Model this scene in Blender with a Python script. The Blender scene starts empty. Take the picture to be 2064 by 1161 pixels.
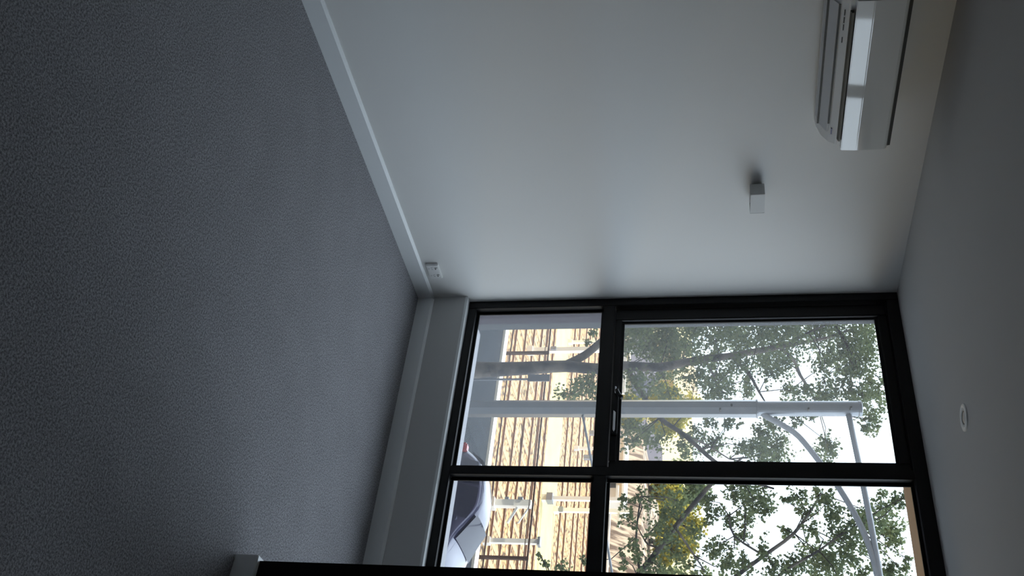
import bpy, bmesh, math, random
import numpy as np
from mathutils import Vector, Matrix

# ------------------------------------------------------------------ camera, sky, sun, exposure
scene = bpy.context.scene
C = scene.collection

CAM_POS = (3.522, -4.402, 1.708)
YAW, PITCH, ROLL = 0.6827, -0.2000, -0.0253      # the phone was held upright, the picture lies on its side
FOCAL_PX = 1981.3
fw = Vector((-math.sin(YAW) * math.cos(PITCH), math.cos(YAW) * math.cos(PITCH), math.sin(PITCH)))
rt = Vector((math.cos(YAW), math.sin(YAW), 0.0))
up = rt.cross(fw)
rt2 = rt * math.cos(ROLL) + up * math.sin(ROLL)
up2 = up * math.cos(ROLL) - rt * math.sin(ROLL)
cam_data = bpy.data.cameras.new('camera')
cam = bpy.data.objects.new('camera', cam_data)
C.objects.link(cam)
cx, cy, cz = up2, -rt2, -fw
cam.matrix_world = Matrix(((cx.x, cy.x, cz.x, CAM_POS[0]), (cx.y, cy.y, cz.y, CAM_POS[1]),
                           (cx.z, cy.z, cz.z, CAM_POS[2]), (0, 0, 0, 1)))
cam_data.sensor_fit = 'HORIZONTAL'
cam_data.sensor_width = 36.0
cam_data.lens = 36.0 * FOCAL_PX / 2064.0
cam_data.clip_start = 0.05
cam_data.clip_end = 600
scene.camera = cam

world = bpy.data.worlds.new('sky')
scene.world = world
world.use_nodes = True
bg = world.node_tree.nodes['Background']
bg.inputs['Color'].default_value = (0.78, 0.88, 1.0, 1)      # bright hazy sky
bg.inputs['Strength'].default_value = 2.6

sun_data = bpy.data.lights.new('sun', 'SUN')
sun_data.energy = 5.5
sun_data.color = (1.0, 0.90, 0.74)
sun_data.angle = math.radians(0.6)
sun = bpy.data.objects.new('sun', sun_data)
C.objects.link(sun)
SUN_DIR = Vector((0.80, 0.145, -0.62)).normalized()
sun.rotation_euler = SUN_DIR.to_track_quat('-Z', 'Y').to_euler()
sun.location = (-20, -5, 60)

scene.view_settings.view_transform = 'Standard'
scene.view_settings.look = 'None'
scene.view_settings.exposure = 0.45
scene.view_settings.gamma = 1.0
scene.view_settings.use_curve_mapping = False
scene.cycles.max_bounces = 10
scene.cycles.diffuse_bounces = 6
scene.cycles.transparent_max_bounces = 16
scene.cycles.caustics_reflective = False
scene.cycles.caustics_refractive = False
scene.cycles.sample_clamp_indirect = 6.0

GROUND = -5.0      # street level below this upstairs room
CEIL = 2.70

# ------------------------------------------------------------------ helpers
MATS = {}

def mat(name, color=(0.8, 0.8, 0.8), rough=0.6, metal=0.0, noise=None, bump=None, coat=0.0, spec=0.5, coords='Object'):
    """noise = (scale, amount, second colour); bump = (scale, strength, distance)"""
    m = bpy.data.materials.new(name)
    m.use_nodes = True
    nt = m.node_tree
    p = nt.nodes['Principled BSDF']
    p.inputs['Base Color'].default_value = (*color, 1)
    p.inputs['Roughness'].default_value = rough
    p.inputs['Metallic'].default_value = metal
    p.inputs['Specular IOR Level'].default_value = spec
    p.inputs['Coat Weight'].default_value = coat
    tc = nt.nodes.new('ShaderNodeTexCoord')
    if noise:
        n = nt.nodes.new('ShaderNodeTexNoise')
        n.inputs['Scale'].default_value = noise[0]
        n.inputs['Detail'].default_value = 4
        nt.links.new(tc.outputs[coords], n.inputs['Vector'])
        r = nt.nodes.new('ShaderNodeValToRGB')
        r.color_ramp.elements[0].position = 0.5 - noise[1] / 2
        r.color_ramp.elements[1].position = 0.5 + noise[1] / 2
        r.color_ramp.elements[0].color = (*color, 1)
        r.color_ramp.elements[1].color = (*noise[2], 1)
        nt.links.new(n.outputs['Fac'], r.inputs['Fac'])
        nt.links.new(r.outputs['Color'], p.inputs['Base Color'])
    if bump:
        n2 = nt.nodes.new('ShaderNodeTexNoise')
        n2.inputs['Scale'].default_value = bump[0]
        n2.inputs['Detail'].default_value = 3
        nt.links.new(tc.outputs[coords], n2.inputs['Vector'])
        b = nt.nodes.new('ShaderNodeBump')
        b.inputs['Strength'].default_value = bump[1]
        b.inputs['Distance'].default_value = bump[2]
        nt.links.new(n2.outputs['Fac'], b.inputs['Height'])
        nt.links.new(b.outputs['Normal'], p.inputs['Normal'])
    MATS[name] = m
    return m

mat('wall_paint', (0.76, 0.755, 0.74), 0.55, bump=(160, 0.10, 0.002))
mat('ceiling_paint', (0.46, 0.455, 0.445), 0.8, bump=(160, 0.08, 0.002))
mat('gloss_trim', (0.80, 0.82, 0.83), 0.32)
mat('sill_paint', (0.58, 0.58, 0.575), 0.55)
mat('black_frame', (0.0045, 0.0045, 0.0055), 0.42, spec=0.28, noise=(30, 0.8, (0.006, 0.006, 0.007)))
mat('black_panel', (0.004, 0.004, 0.0045), 0.8, spec=0.15, noise=(12, 0.8, (0.005, 0.005, 0.0055)))
mat('lit_edge_grey', (0.10, 0.10, 0.11), 0.5)
mat('chrome', (0.62, 0.63, 0.66), 0.25, metal=1.0)
mat('white_plastic', (0.80, 0.80, 0.79), 0.38)
mat('gloss_plastic', (0.74, 0.75, 0.74), 0.05, coat=1.0, spec=0.8)
mat('dark_plastic', (0.035, 0.033, 0.03), 0.5)
mat('slot_shade', (0.10, 0.095, 0.07), 0.5)
mat('grey_plastic', (0.42, 0.43, 0.44), 0.45)
mat('louvre_plastic', (0.62, 0.63, 0.65), 0.45)
mat('sticker', (0.25, 0.24, 0.38), 0.5)
mat('lamp_metal', (0.58, 0.59, 0.59), 0.45)
mat('lamp_lens', (0.35, 0.34, 0.33), 0.25)
mat('render_white', (0.40, 0.395, 0.42), 0.8, spec=0.2, noise=(3, 0.6, (0.37, 0.365, 0.39)))
mat('render_purple', (0.085, 0.075, 0.09), 0.9, spec=0.2)
mat('render_grey', (0.12, 0.125, 0.135), 0.9, spec=0.2)
mat('brick_grey', (0.16, 0.15, 0.15), 0.9, noise=(0.7, 0.5, (0.20, 0.19, 0.18)))
mat('timber', (0.50, 0.27, 0.11), 0.5, noise=(6, 0.6, (0.42, 0.22, 0.09)))
mat('asphalt', (0.036, 0.041, 0.049), 0.95, spec=0.08, noise=(2.5, 0.6, (0.047, 0.052, 0.060)), bump=(60, 0.3, 0.01))
mat('footpath', (0.30, 0.30, 0.31), 0.85, noise=(1.5, 0.5, (0.36, 0.36, 0.36)))
mat('kerb_white', (0.82, 0.81, 0.78), 0.8)
mat('rail_steel', (0.20, 0.10, 0.06), 0.6, noise=(3, 0.5, (0.14, 0.08, 0.05)))
mat('sleeper', (0.50, 0.34, 0.20), 0.9, noise=(2, 0.5, (0.40, 0.28, 0.17)))
mat('pale_gravel', (0.52, 0.42, 0.18), 0.95, noise=(0.8, 0.5, (0.62, 0.53, 0.27)))
mat('dry_grass', (0.55, 0.42, 0.20), 0.95, noise=(0.5, 0.5, (0.40, 0.34, 0.14)), bump=(2, 0.6, 0.2))
mat('embankment', (0.22, 0.15, 0.11), 0.95, noise=(1.6, 0.4, (0.42, 0.30, 0.19)), bump=(3, 0.6, 0.2))
mat('fence_brown', (0.055, 0.028, 0.022), 0.7)
mat('galvanised', (0.21, 0.225, 0.25), 0.36, metal=0.85, noise=(6, 0.7, (0.27, 0.285, 0.305)))
mat('galvanised_arm', (0.42, 0.45, 0.50), 0.45, metal=0.25, noise=(9, 0.6, (0.50, 0.53, 0.57)))
mat('mast_white', (0.85, 0.84, 0.80), 0.6)
mat('sign_back', (0.30, 0.32, 0.36), 0.5, metal=0.3)
mat('bark', (0.050, 0.048, 0.055), 0.95, noise=(2.2, 0.2, (0.19, 0.165, 0.145)), bump=(9, 0.7, 0.03))
mat('twig', (0.05, 0.043, 0.04), 0.95)
mat('car_paint', (0.030, 0.028, 0.085), 0.25, metal=0.3, coat=1.0)
mat('car_glass', (0.016, 0.016, 0.040), 0.08, spec=0.35)
mat('tyre', (0.02, 0.02, 0.02), 0.8)
mat('tail_red', (0.45, 0.02, 0.03), 0.2)
mat('head_clear', (0.75, 0.78, 0.80), 0.15)
mat('house_white', (0.80, 0.77, 0.70), 0.8)
mat('house_cream', (0.72, 0.58, 0.36), 0.8)
mat('roof_dark', (0.075, 0.065, 0.085), 0.8, noise=(2, 0.5, (0.10, 0.09, 0.11)))
mat('roof_red', (0.35, 0.13, 0.09), 0.8, noise=(2, 0.5, (0.28, 0.10, 0.07)))
mat('roof_cream', (0.52, 0.40, 0.24), 0.8, noise=(2, 0.5, (0.42, 0.32, 0.2)))
mat('window_dark', (0.05, 0.06, 0.08), 0.1)
mat('sign_blue', (0.45, 0.55, 0.80), 0.5)

def ballast_material():
    m = bpy.data.materials.new('ballast')
    m.use_nodes = True
    nt = m.node_tree
    p = nt.nodes['Principled BSDF']
    p.inputs['Roughness'].default_value = 0.95
    tc = nt.nodes.new('ShaderNodeTexCoord')
    v = nt.nodes.new('ShaderNodeTexVoronoi')
    v.inputs['Scale'].default_value = 7.0
    nt.links.new(tc.outputs['Object'], v.inputs['Vector'])
    r = nt.nodes.new('ShaderNodeValToRGB')
    r.color_ramp.elements[0].color = (0.74, 0.50, 0.27, 1)
    r.color_ramp.elements[0].position = 0.35
    r.color_ramp.elements[1].color = (0.10, 0.06, 0.035, 1)
    r.color_ramp.elements[1].position = 0.75
    nt.links.new(v.outputs['Distance'], r.inputs['Fac'])
    n = nt.nodes.new('ShaderNodeTexNoise')
    n.inputs['Scale'].default_value = 0.35
    nt.links.new(tc.outputs['Object'], n.inputs['Vector'])
    mx = nt.nodes.new('ShaderNodeMixRGB')
    mx.blend_type = 'MULTIPLY'
    mx.inputs['Fac'].default_value = 0.8
    r2 = nt.nodes.new('ShaderNodeValToRGB')
    r2.color_ramp.elements[0].color = (0.78, 0.62, 0.45, 1)
    r2.color_ramp.elements[1].color = (1.0, 0.98, 0.9, 1)
    r2.color_ramp.elements[0].position = 0.35
    r2.color_ramp.elements[1].position = 0.65
    nt.links.new(n.outputs['Fac'], r2.inputs['Fac'])
    nt.links.new(r.outputs['Color'], mx.inputs['Color1'])
    nt.links.new(r2.outputs['Color'], mx.inputs['Color2'])
    nt.links.new(mx.outputs['Color'], p.inputs['Base Color'])
    MATS['ballast'] = m

def carpet_material():
    m = bpy.data.materials.new('carpet')
    m.use_nodes = True
    nt = m.node_tree
    p = nt.nodes['Principled BSDF']
    p.inputs['Roughness'].default_value = 1.0
    p.inputs['Specular IOR Level'].default_value = 0.05
    p.inputs['Sheen Weight'].default_value = 0.15
    p.inputs['Sheen Roughness'].default_value = 0.6
    tc = nt.nodes.new('ShaderNodeTexCoord')
    def noise(scale, detail, rough=0.5):
        n = nt.nodes.new('ShaderNodeTexNoise')
        n.inputs['Scale'].default_value = scale
        n.inputs['Detail'].default_value = detail
        n.inputs['Roughness'].default_value = rough
        nt.links.new(tc.outputs['Object'], n.inputs['Vector'])
        return n
    fine = noise(150, 4, 0.75)
    patch = noise(5, 3)
    ramp = nt.nodes.new('ShaderNodeValToRGB')
    ramp.color_ramp.elements[0].position = 0.40
    ramp.color_ramp.elements[0].color = (0.105, 0.103, 0.112, 1)
    ramp.color_ramp.elements[1].position = 0.62
    ramp.color_ramp.elements[1].color = (0.435, 0.43, 0.46, 1)
    nt.links.new(fine.outputs['Fac'], ramp.inputs['Fac'])
    r2 = nt.nodes.new('ShaderNodeValToRGB')
    r2.color_ramp.elements[0].position = 0.35
    r2.color_ramp.elements[0].color = (0.92, 0.92, 0.92, 1)
    r2.color_ramp.elements[1].position = 0.65
    r2.color_ramp.elements[1].color = (1, 1, 1, 1)
    nt.links.new(patch.outputs['Fac'], r2.inputs['Fac'])
    mx = nt.nodes.new('ShaderNodeMixRGB')
    mx.blend_type = 'MULTIPLY'
    mx.inputs['Fac'].default_value = 1.0
    nt.links.new(ramp.outputs['Color'], mx.inputs['Color1'])
    nt.links.new(r2.outputs['Color'], mx.inputs['Color2'])
    nt.links.new(mx.outputs['Color'], p.inputs['Base Color'])
    b = nt.nodes.new('ShaderNodeBump')
    b.inputs['Strength'].default_value = 0.6
    b.inputs['Distance'].default_value = 0.005
    nt.links.new(fine.outputs['Fac'], b.inputs['Height'])
    nt.links.new(b.outputs['Normal'], p.inputs['Normal'])
    MATS['carpet'] = m

def glass_material(name, haze):
    m = bpy.data.materials.new(name)
    m.use_nodes = True
    nt = m.node_tree
    nt.nodes.clear()
    o = nt.nodes.new('ShaderNodeOutputMaterial')
    t = nt.nodes.new('ShaderNodeBsdfTransparent')
    t.inputs['Color'].default_value = (0.95, 0.97, 0.97, 1)
    g = nt.nodes.new('ShaderNodeBsdfGlossy')
    g.inputs['Roughness'].default_value = 0.0
    lw_ = nt.nodes.new('ShaderNodeLayerWeight')       # Schlick reflectance, the same from both sides of the pane
    lw_.inputs['Blend'].default_value = 0.5
    pw = nt.nodes.new('ShaderNodeMath'); pw.operation = 'POWER'; pw.inputs[1].default_value = 5.0
    nt.links.new(lw_.outputs['Facing'], pw.inputs[0])
    f = nt.nodes.new('ShaderNodeMath'); f.operation = 'MULTIPLY_ADD'
    f.inputs[1].default_value = 0.96; f.inputs[2].default_value = 0.04
    nt.links.new(pw.outputs[0], f.inputs[0])
    mx = nt.nodes.new('ShaderNodeMixShader')
    nt.links.new(f.outputs[0], mx.inputs['Fac'])
    nt.links.new(t.outputs['BSDF'], mx.inputs[1])
    nt.links.new(g.outputs['BSDF'], mx.inputs[2])
    # pale veiling haze mixed into the pane as a translucent share
    veil = nt.nodes.new('ShaderNodeBsdfTranslucent')
    veil.inputs['Color'].default_value = (0.9, 0.93, 0.97, 1)
    md = nt.nodes.new('ShaderNodeMixShader')
    md.inputs['Fac'].default_value = haze
    nt.links.new(mx.outputs['Shader'], md.inputs[1])
    nt.links.new(veil.outputs['BSDF'], md.inputs[2])
    nt.links.new(md.outputs['Shader'], o.inputs['Surface'])
    MATS[name] = m

def leaf_material(name, c1, c2, trans):
    m = bpy.data.materials.new(name)
    m.use_nodes = True
    nt = m.node_tree
    nt.nodes.clear()
    o = nt.nodes.new('ShaderNodeOutputMaterial')
    geo = nt.nodes.new('ShaderNodeNewGeometry')
    r = nt.nodes.new('ShaderNodeValToRGB')
    r.color_ramp.elements[0].color = (*c1, 1)
    r.color_ramp.elements[1].color = (*c2, 1)
    nt.links.new(geo.outputs['Random Per Island'], r.inputs['Fac'])
    d = nt.nodes.new('ShaderNodeBsdfDiffuse')
    t = nt.nodes.new('ShaderNodeBsdfTranslucent')
    nt.links.new(r.outputs['Color'], d.inputs['Color'])
    nt.links.new(r.outputs['Color'], t.inputs['Color'])
    mx = nt.nodes.new('ShaderNodeMixShader')
    mx.inputs['Fac'].default_value = trans
    nt.links.new(d.outputs['BSDF'], mx.inputs[1])
    nt.links.new(t.outputs['BSDF'], mx.inputs[2])
    nt.links.new(mx.outputs['Shader'], o.inputs['Surface'])
    MATS[name] = m

def reed_material():
    m = bpy.data.materials.new('reeds')      # dry upright reeds: fine vertical streaks
    m.use_nodes = True
    nt = m.node_tree
    p = nt.nodes['Principled BSDF']
    p.inputs['Roughness'].default_value = 0.95
    tc = nt.nodes.new('ShaderNodeTexCoord')
    mp = nt.nodes.new('ShaderNodeMapping')
    mp.inputs['Scale'].default_value = (5.0, 1.0, 0.25)
    nt.links.new(tc.outputs['Object'], mp.inputs['Vector'])
    n = nt.nodes.new('ShaderNodeTexNoise')
    n.inputs['Scale'].default_value = 1.0
    n.inputs['Detail'].default_value = 3
    nt.links.new(mp.outputs['Vector'], n.inputs['Vector'])
    r = nt.nodes.new('ShaderNodeValToRGB')
    r.color_ramp.elements[0].position = 0.42
    r.color_ramp.elements[0].color = (0.13, 0.085, 0.06, 1)
    r.color_ramp.elements[1].position = 0.58
    r.color_ramp.elements[1].color = (0.52, 0.40, 0.29, 1)
    nt.links.new(n.outputs['Fac'], r.inputs['Fac'])
    nt.links.new(r.outputs['Color'], p.inputs['Base Color'])
    MATS['reeds'] = m

reed_material()
ballast_material()
carpet_material()
glass_material('window_glass', 0.006)
glass_material('hazy_glass', 0.030)
leaf_material('leaf_green', (0.110, 0.150, 0.090), (0.240, 0.290, 0.145), 0.45)
leaf_material('leaf_sunlit', (0.16, 0.18, 0.04), (0.50, 0.43, 0.09), 0.4)

class MB:
    """collects shapes into one mesh"""
    def __init__(self):
        self.v, self.f = [], []
    def add(self, vs, fs):
        k = len(self.v)
        self.v += [tuple(x) for x in vs]
        self.f += [tuple(i + k for i in f) for f in fs]
        return self
    def box(self, x0, x1, y0, y1, z0, z1):
        vs = [(x, y, z) for z in (z0, z1) for y in (y0, y1) for x in (x0, x1)]
        return self.add(vs, [(0, 2, 3, 1), (4, 5, 7, 6), (0, 1, 5, 4), (1, 3, 7, 5), (3, 2, 6, 7), (2, 0, 4, 6)])
    def tube(self, pts, radii, n=8, cap=True, twist=0.0):
        pts = [Vector(p) for p in pts]
        if not hasattr(radii, '__len__'):
            radii = [radii] * len(pts)
        rings, ref = [], None
        for i, p in enumerate(pts):
            t = (pts[min(i + 1, len(pts) - 1)] - pts[max(i - 1, 0)]).normalized()
            if ref is None:
                ref = Vector((1, 0, 0)) if abs(t.x) < 0.9 else Vector((0, 1, 0))
            a = (ref - t * ref.dot(t)).normalized()
            b = t.cross(a)
            ref = a
            rings.append([p + (a * math.cos(twist + 2 * math.pi * k / n) + b * math.sin(twist + 2 * math.pi * k / n)) * radii[i] for k in range(n)])
        vs = [v for r in rings for v in r]
        fs = []
        for i in range(len(pts) - 1):
            for k in range(n):
                k2 = (k + 1) % n
                fs.append((i * n + k, i * n + k2, (i + 1) * n + k2, (i + 1) * n + k))
        if cap:
            fs.append(tuple(range(n))[::-1])
            fs.append(tuple((len(pts) - 1) * n + k for k in range(n)))
        return self.add(vs, fs)
    def lathe(self, prof, centre, n=32):
        """prof = [(r, z)], axis Z"""
        vs, fs = [], []
        for r, z in prof:
            vs += [(centre[0] + r * math.cos(2 * math.pi * k / n), centre[1] + r * math.sin(2 * math.pi * k / n), centre[2] + z) for k in range(n)]
        for i in range(len(prof) - 1):
            for k in range(n):
                k2 = (k + 1) % n
                fs.append((i * n + k, i * n + k2, (i + 1) * n + k2, (i + 1) * n + k))
        return self.add(vs, fs)
    def prism(self, poly, axis, a0, a1):
        """poly: list of 2D points, extruded along axis ('x','y','z')"""
        n = len(poly)
        def P(q, a):
            return {'x': (a, q[0], q[1]), 'y': (q[0], a, q[1]), 'z': (q[0], q[1], a)}[axis]
        vs = [P(q, a0) for q in poly] + [P(q, a1) for q in poly]
        fs = [tuple(range(n)), tuple(range(2 * n - 1, n - 1, -1))]
        fs += [(i, (i + 1) % n + 0, (i + 1) % n + n, i + n) for i in range(n)]
        return self.add(vs, fs)
    def build(self, name, material, parent=None, bevel=0.0, smooth=False, segs=2, recalc=True):
        me = bpy.data.meshes.new(name)
        me.from_pydata(self.v, [], self.f)
        if recalc:
            bm = bmesh.new()
            bm.from_mesh(me)
            bmesh.ops.recalc_face_normals(bm, faces=bm.faces)
            if bevel > 0:
                bmesh.ops.bevel(bm, geom=bm.edges[:], offset=bevel, segments=segs, affect='EDGES', clamp_overlap=True)
            bm.to_mesh(me)
            bm.free()
        me.materials.append(MATS[material])
        if smooth:
            me.polygons.foreach_set('use_smooth', [True] * len(me.polygons))
        me.update()
        o = bpy.data.objects.new(name, me)
        C.objects.link(o)
        if parent is not None:
            o.parent = parent
            o.matrix_parent_inverse = Matrix.Translation(-parent.location)
        return o

def box(name, material, b, parent=None, bevel=0.0):
    return MB().box(*b).build(name, material, parent, bevel)

def tag(o, label=None, cat=None, group=None, kind=None):
    if label: o['label'] = label
    if cat: o['category'] = cat
    if group: o['group'] = group
    if kind: o['kind'] = kind
    return o

def thing(name, loc, label=None, cat=None, group=None, kind=None):
    o = bpy.data.objects.new(name, None)
    C.objects.link(o)
    o.location = loc
    o.empty_display_size = 0.1
    return tag(o, label, cat, group, kind)

def struct(o, label=None):
    return tag(o, label, kind='structure')

# ------------------------------------------------------------------ the room
RX, BY = 5.2, -8.0          # right wall, wall behind the camera
SILL = 0.30
struct(box('floor', 'carpet', (-0.12, RX + 0.12, BY - 0.12, 0.0, -0.15, 0.0)), 'grey cut-pile carpet covering the room floor')
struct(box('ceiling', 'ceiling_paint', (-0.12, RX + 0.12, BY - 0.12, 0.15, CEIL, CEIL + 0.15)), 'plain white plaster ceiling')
struct(box('wall_left', 'wall_paint', (-0.12, 0.0, BY, 0.05, 0.0, CEIL)), 'white wall carrying the air conditioner')
struct(box('wall_right', 'wall_paint', (RX, RX + 0.12, BY, 0.05, 0.0, CEIL)), 'white wall opposite the air conditioner')
struct(box('wall_back', 'wall_paint', (-0.12, RX + 0.12, BY - 0.12, BY, 0.0, CEIL)), 'white wall facing the window')
WX = 3.314                  # right end of the window
struct(box('wall_window', 'sill_paint', (0.0, WX, 0.0, 0.335, 0.0, 0.285)), 'low white wall under the window')
struct(box('wall_beside_window', 'wall_paint', (WX, RX, 0.0, 0.335, 0.0, CEIL)), 'unseen white wall closing the far end of the window')  # unseen wall added to cut daylight from further window bays
struct(box('trim_1', 'gloss_trim', (0.0, WX, -0.003, 0.05, 0.285, SILL), bevel=0.002), 'white window board on the low wall')

def skirting(name, along, a0, a1, pos, sgn, label):
    """along 'y': board on a wall of constant x; along 'x': on a wall of constant y; sgn = side the board stands out to"""
    t, h = 0.016, 0.095
    prof = [(0, 0), (sgn * t, 0), (sgn * t, h - 0.012), (sgn * 0.006, h), (0, h)]
    m = MB()
    if along == 'y':
        m.prism([(pos + q[0], q[1]) for q in prof], 'y', a0, a1)
    else:
        m.prism([(pos + q[0], q[1]) for q in prof], 'x', a0, a1)
    return struct(m.build(name, 'gloss_trim'), label)

skirting('baseboard_left', 'y', BY, 0.0, 0.0, 1, 'white skirting board below the air conditioner')
skirting('baseboard_window', 'x', 0.016, RX, 0.0, -1, 'white skirting board on the low window wall')
skirting('baseboard_right', 'y', BY, -0.016, RX, -1, 'white skirting board on the wall opposite the air conditioner')
skirting('baseboard_back', 'x', 0.016, RX - 0.016, BY, 1, 'white skirting board on the wall facing the window')

# black pier standing free of the window wall, on its white skirting
pier = thing('wall_pier', (2.45, -1.13, 0), 'black-clad pier on a white skirting base', kind='structure')
box('cladding', 'black_panel', (2.195, 2.70, -1.250, -1.010, 0.092, CEIL), pier)
b = MB().box(2.18, 2.715, -1.271, -0.995, 0.0, 0.092).build('skirting', 'gloss_trim', pier, bevel=0.003)
b['label'] = 'white skirting around the pier'

# ------------------------------------------------------------------ the window: one black frame with panes and an awning sash
win = thing('window_1', (WX / 2, 0.1, SILL), 'black-framed window wall with an awning sash beside the left wall', kind='structure')
FY0, FY1 = 0.05, 0.125
GY = 0.105
MULL = [(1.088, 1.138), (2.176, 2.226)]
TR0, TR1 = 1.100, 1.165
HEAD = 2.635
box('jamb', 'black_frame', (0.0, 0.05, FY0, FY1, SILL, CEIL), win, bevel=0.003)
box('jamb', 'black_frame', (WX - 0.05, WX, FY0, FY1, SILL, CEIL), win, bevel=0.003)
for a, c in MULL:
    box('mullion', 'black_frame', (a, c, FY0, FY1, SILL + 0.045, HEAD), win, bevel=0.003)
box('head', 'black_frame', (0.05, WX - 0.05, FY0, FY1, HEAD, CEIL), win, bevel=0.003)
box('bottom_rail', 'black_frame', (0.05, WX - 0.05, FY0, FY1, SILL, SILL + 0.045), win, bevel=0.003)
xs = [0.05] + [v for m_ in MULL for v in m_] + [WX - 0.05]
for i in range(3):
    x0, x1 = xs[2 * i], xs[2 * i + 1]
    box('transom', 'black_frame', (x0, x1, FY0, FY1, TR0, TR1), win, bevel=0.003)

def pane(x0, x1, z0, z1, y, parent, bead=0.016, glass='window_glass'):
    box('pane', glass, (x0 + 0.004, x1 - 0.004, y - 0.003, y + 0.003, z0 + 0.004, z1 - 0.004), parent)
    m = MB()
    d0, d1 = y - 0.012, y - 0.003
    m.box(x0, x0 + bead, d0, d1, z0, z1).box(x1 - bead, x1, d0, d1, z0, z1)
    m.box(x0 + bead, x1 - bead, d0, d1, z0, z0 + bead).box(x0 + bead, x1 - bead, d0, d1, z1 - bead, z1)
    m.build('glazing_bead', 'black_frame', parent, bevel=0.002)

for i in range(3):
    x0, x1 = xs[2 * i], xs[2 * i + 1]
    pane(x0, x1, SILL + 0.045, TR0, GY, win, glass='hazy_glass' if i == 0 else 'window_glass')
    if i == 0:          # opening awning sash
        sash = MB()
        sw = 0.078
        sy0, sy1 = 0.082, 0.130
        sx0, sx1, sz0, sz1 = x0 + 0.004, x1 - 0.004, TR1 + 0.003, HEAD - 0.003
        fr = thing('sash', ((x0 + x1) / 2, 0.08, TR1))
        fr.parent = win
        fr.matrix_parent_inverse = Matrix.Translation(-win.location)
        bpy.context.view_layer.update()
        def spart(nm, mt, mb, **k):
            o = mb.build(nm, mt, None, **k)
            o.parent = fr
            o.matrix_parent_inverse = Matrix.Translation(-Vector(((x0 + x1) / 2, 0.08, TR1)))
            return o
        lw, bw, tw = 0.078, 0.036, 0.046
        spart('stile', 'black_frame', MB().box(sx0, sx0 + lw, sy0, sy1, sz0, sz1), bevel=0.004)
        spart('stile', 'black_frame', MB().box(sx1 - 0.045, sx1, sy0, sy1, sz0, sz1), bevel=0.004)
        spart('rail', 'black_frame', MB().box(sx0 + lw, sx1 - 0.045, sy0, sy1, sz0, sz0 + bw), bevel=0.004)
        spart('rail', 'black_frame', MB().box(sx0 + lw, sx1 - 0.045, sy0, sy1, sz1 - tw, sz1), bevel=0.004)
        g0, g1, h0, h1 = sx0 + lw, sx1 - 0.045, sz0 + bw, sz1 - tw
        spart('pane', 'hazy_glass', MB().box(g0 + 0.003, g1 - 0.003, 0.112, 0.118, h0 + 0.003, h1 - 0.003))
        gb = MB()
        bd = 0.016
        gb.box(g0, g0 + bd, 0.098, 0.111, h0, h1).box(g1 - bd, g1, 0.098, 0.111, h0, h1)
        gb.box(g0 + bd, g1 - bd, 0.098, 0.111, h0, h0 + bd).box(g0 + bd, g1 - bd, 0.098, 0.111, h1 - bd, h1)
        spart('glazing_bead', 'black_frame', gb, bevel=0.002)
        spart('lit_edge', 'lit_edge_grey', MB().box(g0 - 0.001, g0 + 0.003, 0.084, 0.098, h0, h1))  # grey strip paints the lit inner edge of the left stile
        # cam handle on the bottom rail: escutcheon, pivot, curved lever, knob
        hx, hz = x0 + 0.62, sz0 + 0.022
        hd = MB()
        hd.box(hx - 0.085, hx + 0.215, 0.066, 0.083, hz - 0.018, hz + 0.016)
        spart('handle_plate', 'black_frame', hd, bevel=0.004)
        lv = MB()
        lv.tube([(hx - 0.05, 0.058, hz + 0.006), (hx - 0.02, 0.046, hz + 0.016), (hx, 0.038, hz + 0.028), (hx + 0.014, 0.030, hz + 0.036)], [0.010, 0.011, 0.010, 0.012], 10)
        spart('handle', 'black_frame', lv, smooth=True)
        ch = MB()
        ch.prism([(hx - 0.075, hz - 0.004), (hx - 0.030, hz - 0.004), (hx - 0.026, hz + 0.004), (hx - 0.070, hz + 0.006)], 'y', 0.056, 0.066)
        spart('catch', 'chrome', ch, bevel=0.001)
        ch = MB()
        ch.prism([(hx + 0.078, hz - 0.006), (hx + 0.196, hz - 0.006), (hx + 0.208, hz), (hx + 0.196, hz + 0.006), (hx + 0.090, hz + 0.006)], 'y', 0.056, 0.066)
        spart('lever', 'chrome', ch, bevel=0.001)
    else:
        pane(x0, x1, TR1, HEAD, GY, win)

# ------------------------------------------------------------------ outside of the building around the window
struct(box('trim_2', 'render_white', (0.0, WX, 0.115, 0.385, 0.27, 0.297)), 'white outer window ledge')
struct(box('trim_3', 'render_purple', (-0.12, 0.0, 0.05, 0.275, 0.0, CEIL)), 'mauve-grey outer reveal beside the window')
struct(box('trim_4', 'render_grey', (-0.12, 0.0, 0.275, 0.335, 0.0, CEIL)), 'grey outer corner of the window reveal')
struct(box('trim_5', 'timber', (0.0, WX, 0.135, 0.335, HEAD - 0.004, CEIL)), 'timber lining over the outside of the window')
struct(box('wall_shade_tower', 'brick_grey', (-140, -0.12, -12, 0.335, GROUND, 83.2)), 'unseen building front left of the room, sized to shade the street')  # unseen block, made tall and long so its shadow covers street and trees
struct(box('wall_lower', 'brick_grey', (-0.12, 60, -12, 0.335, GROUND, -0.15)), 'street front of the building below the room')
struct(box('wall_shade_upper', 'brick_grey', (-0.12, 60, -12, 0.335, CEIL + 0.15, 83.2)), 'unseen building front above the room, raised to shade the street')  # continues the unseen shading block above the room
struct(box('wall_beyond', 'brick_grey', (RX + 0.12, 60, -12, 0.335, -0.15, CEIL + 0.15)), 'street front of the building right of the room')

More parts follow.
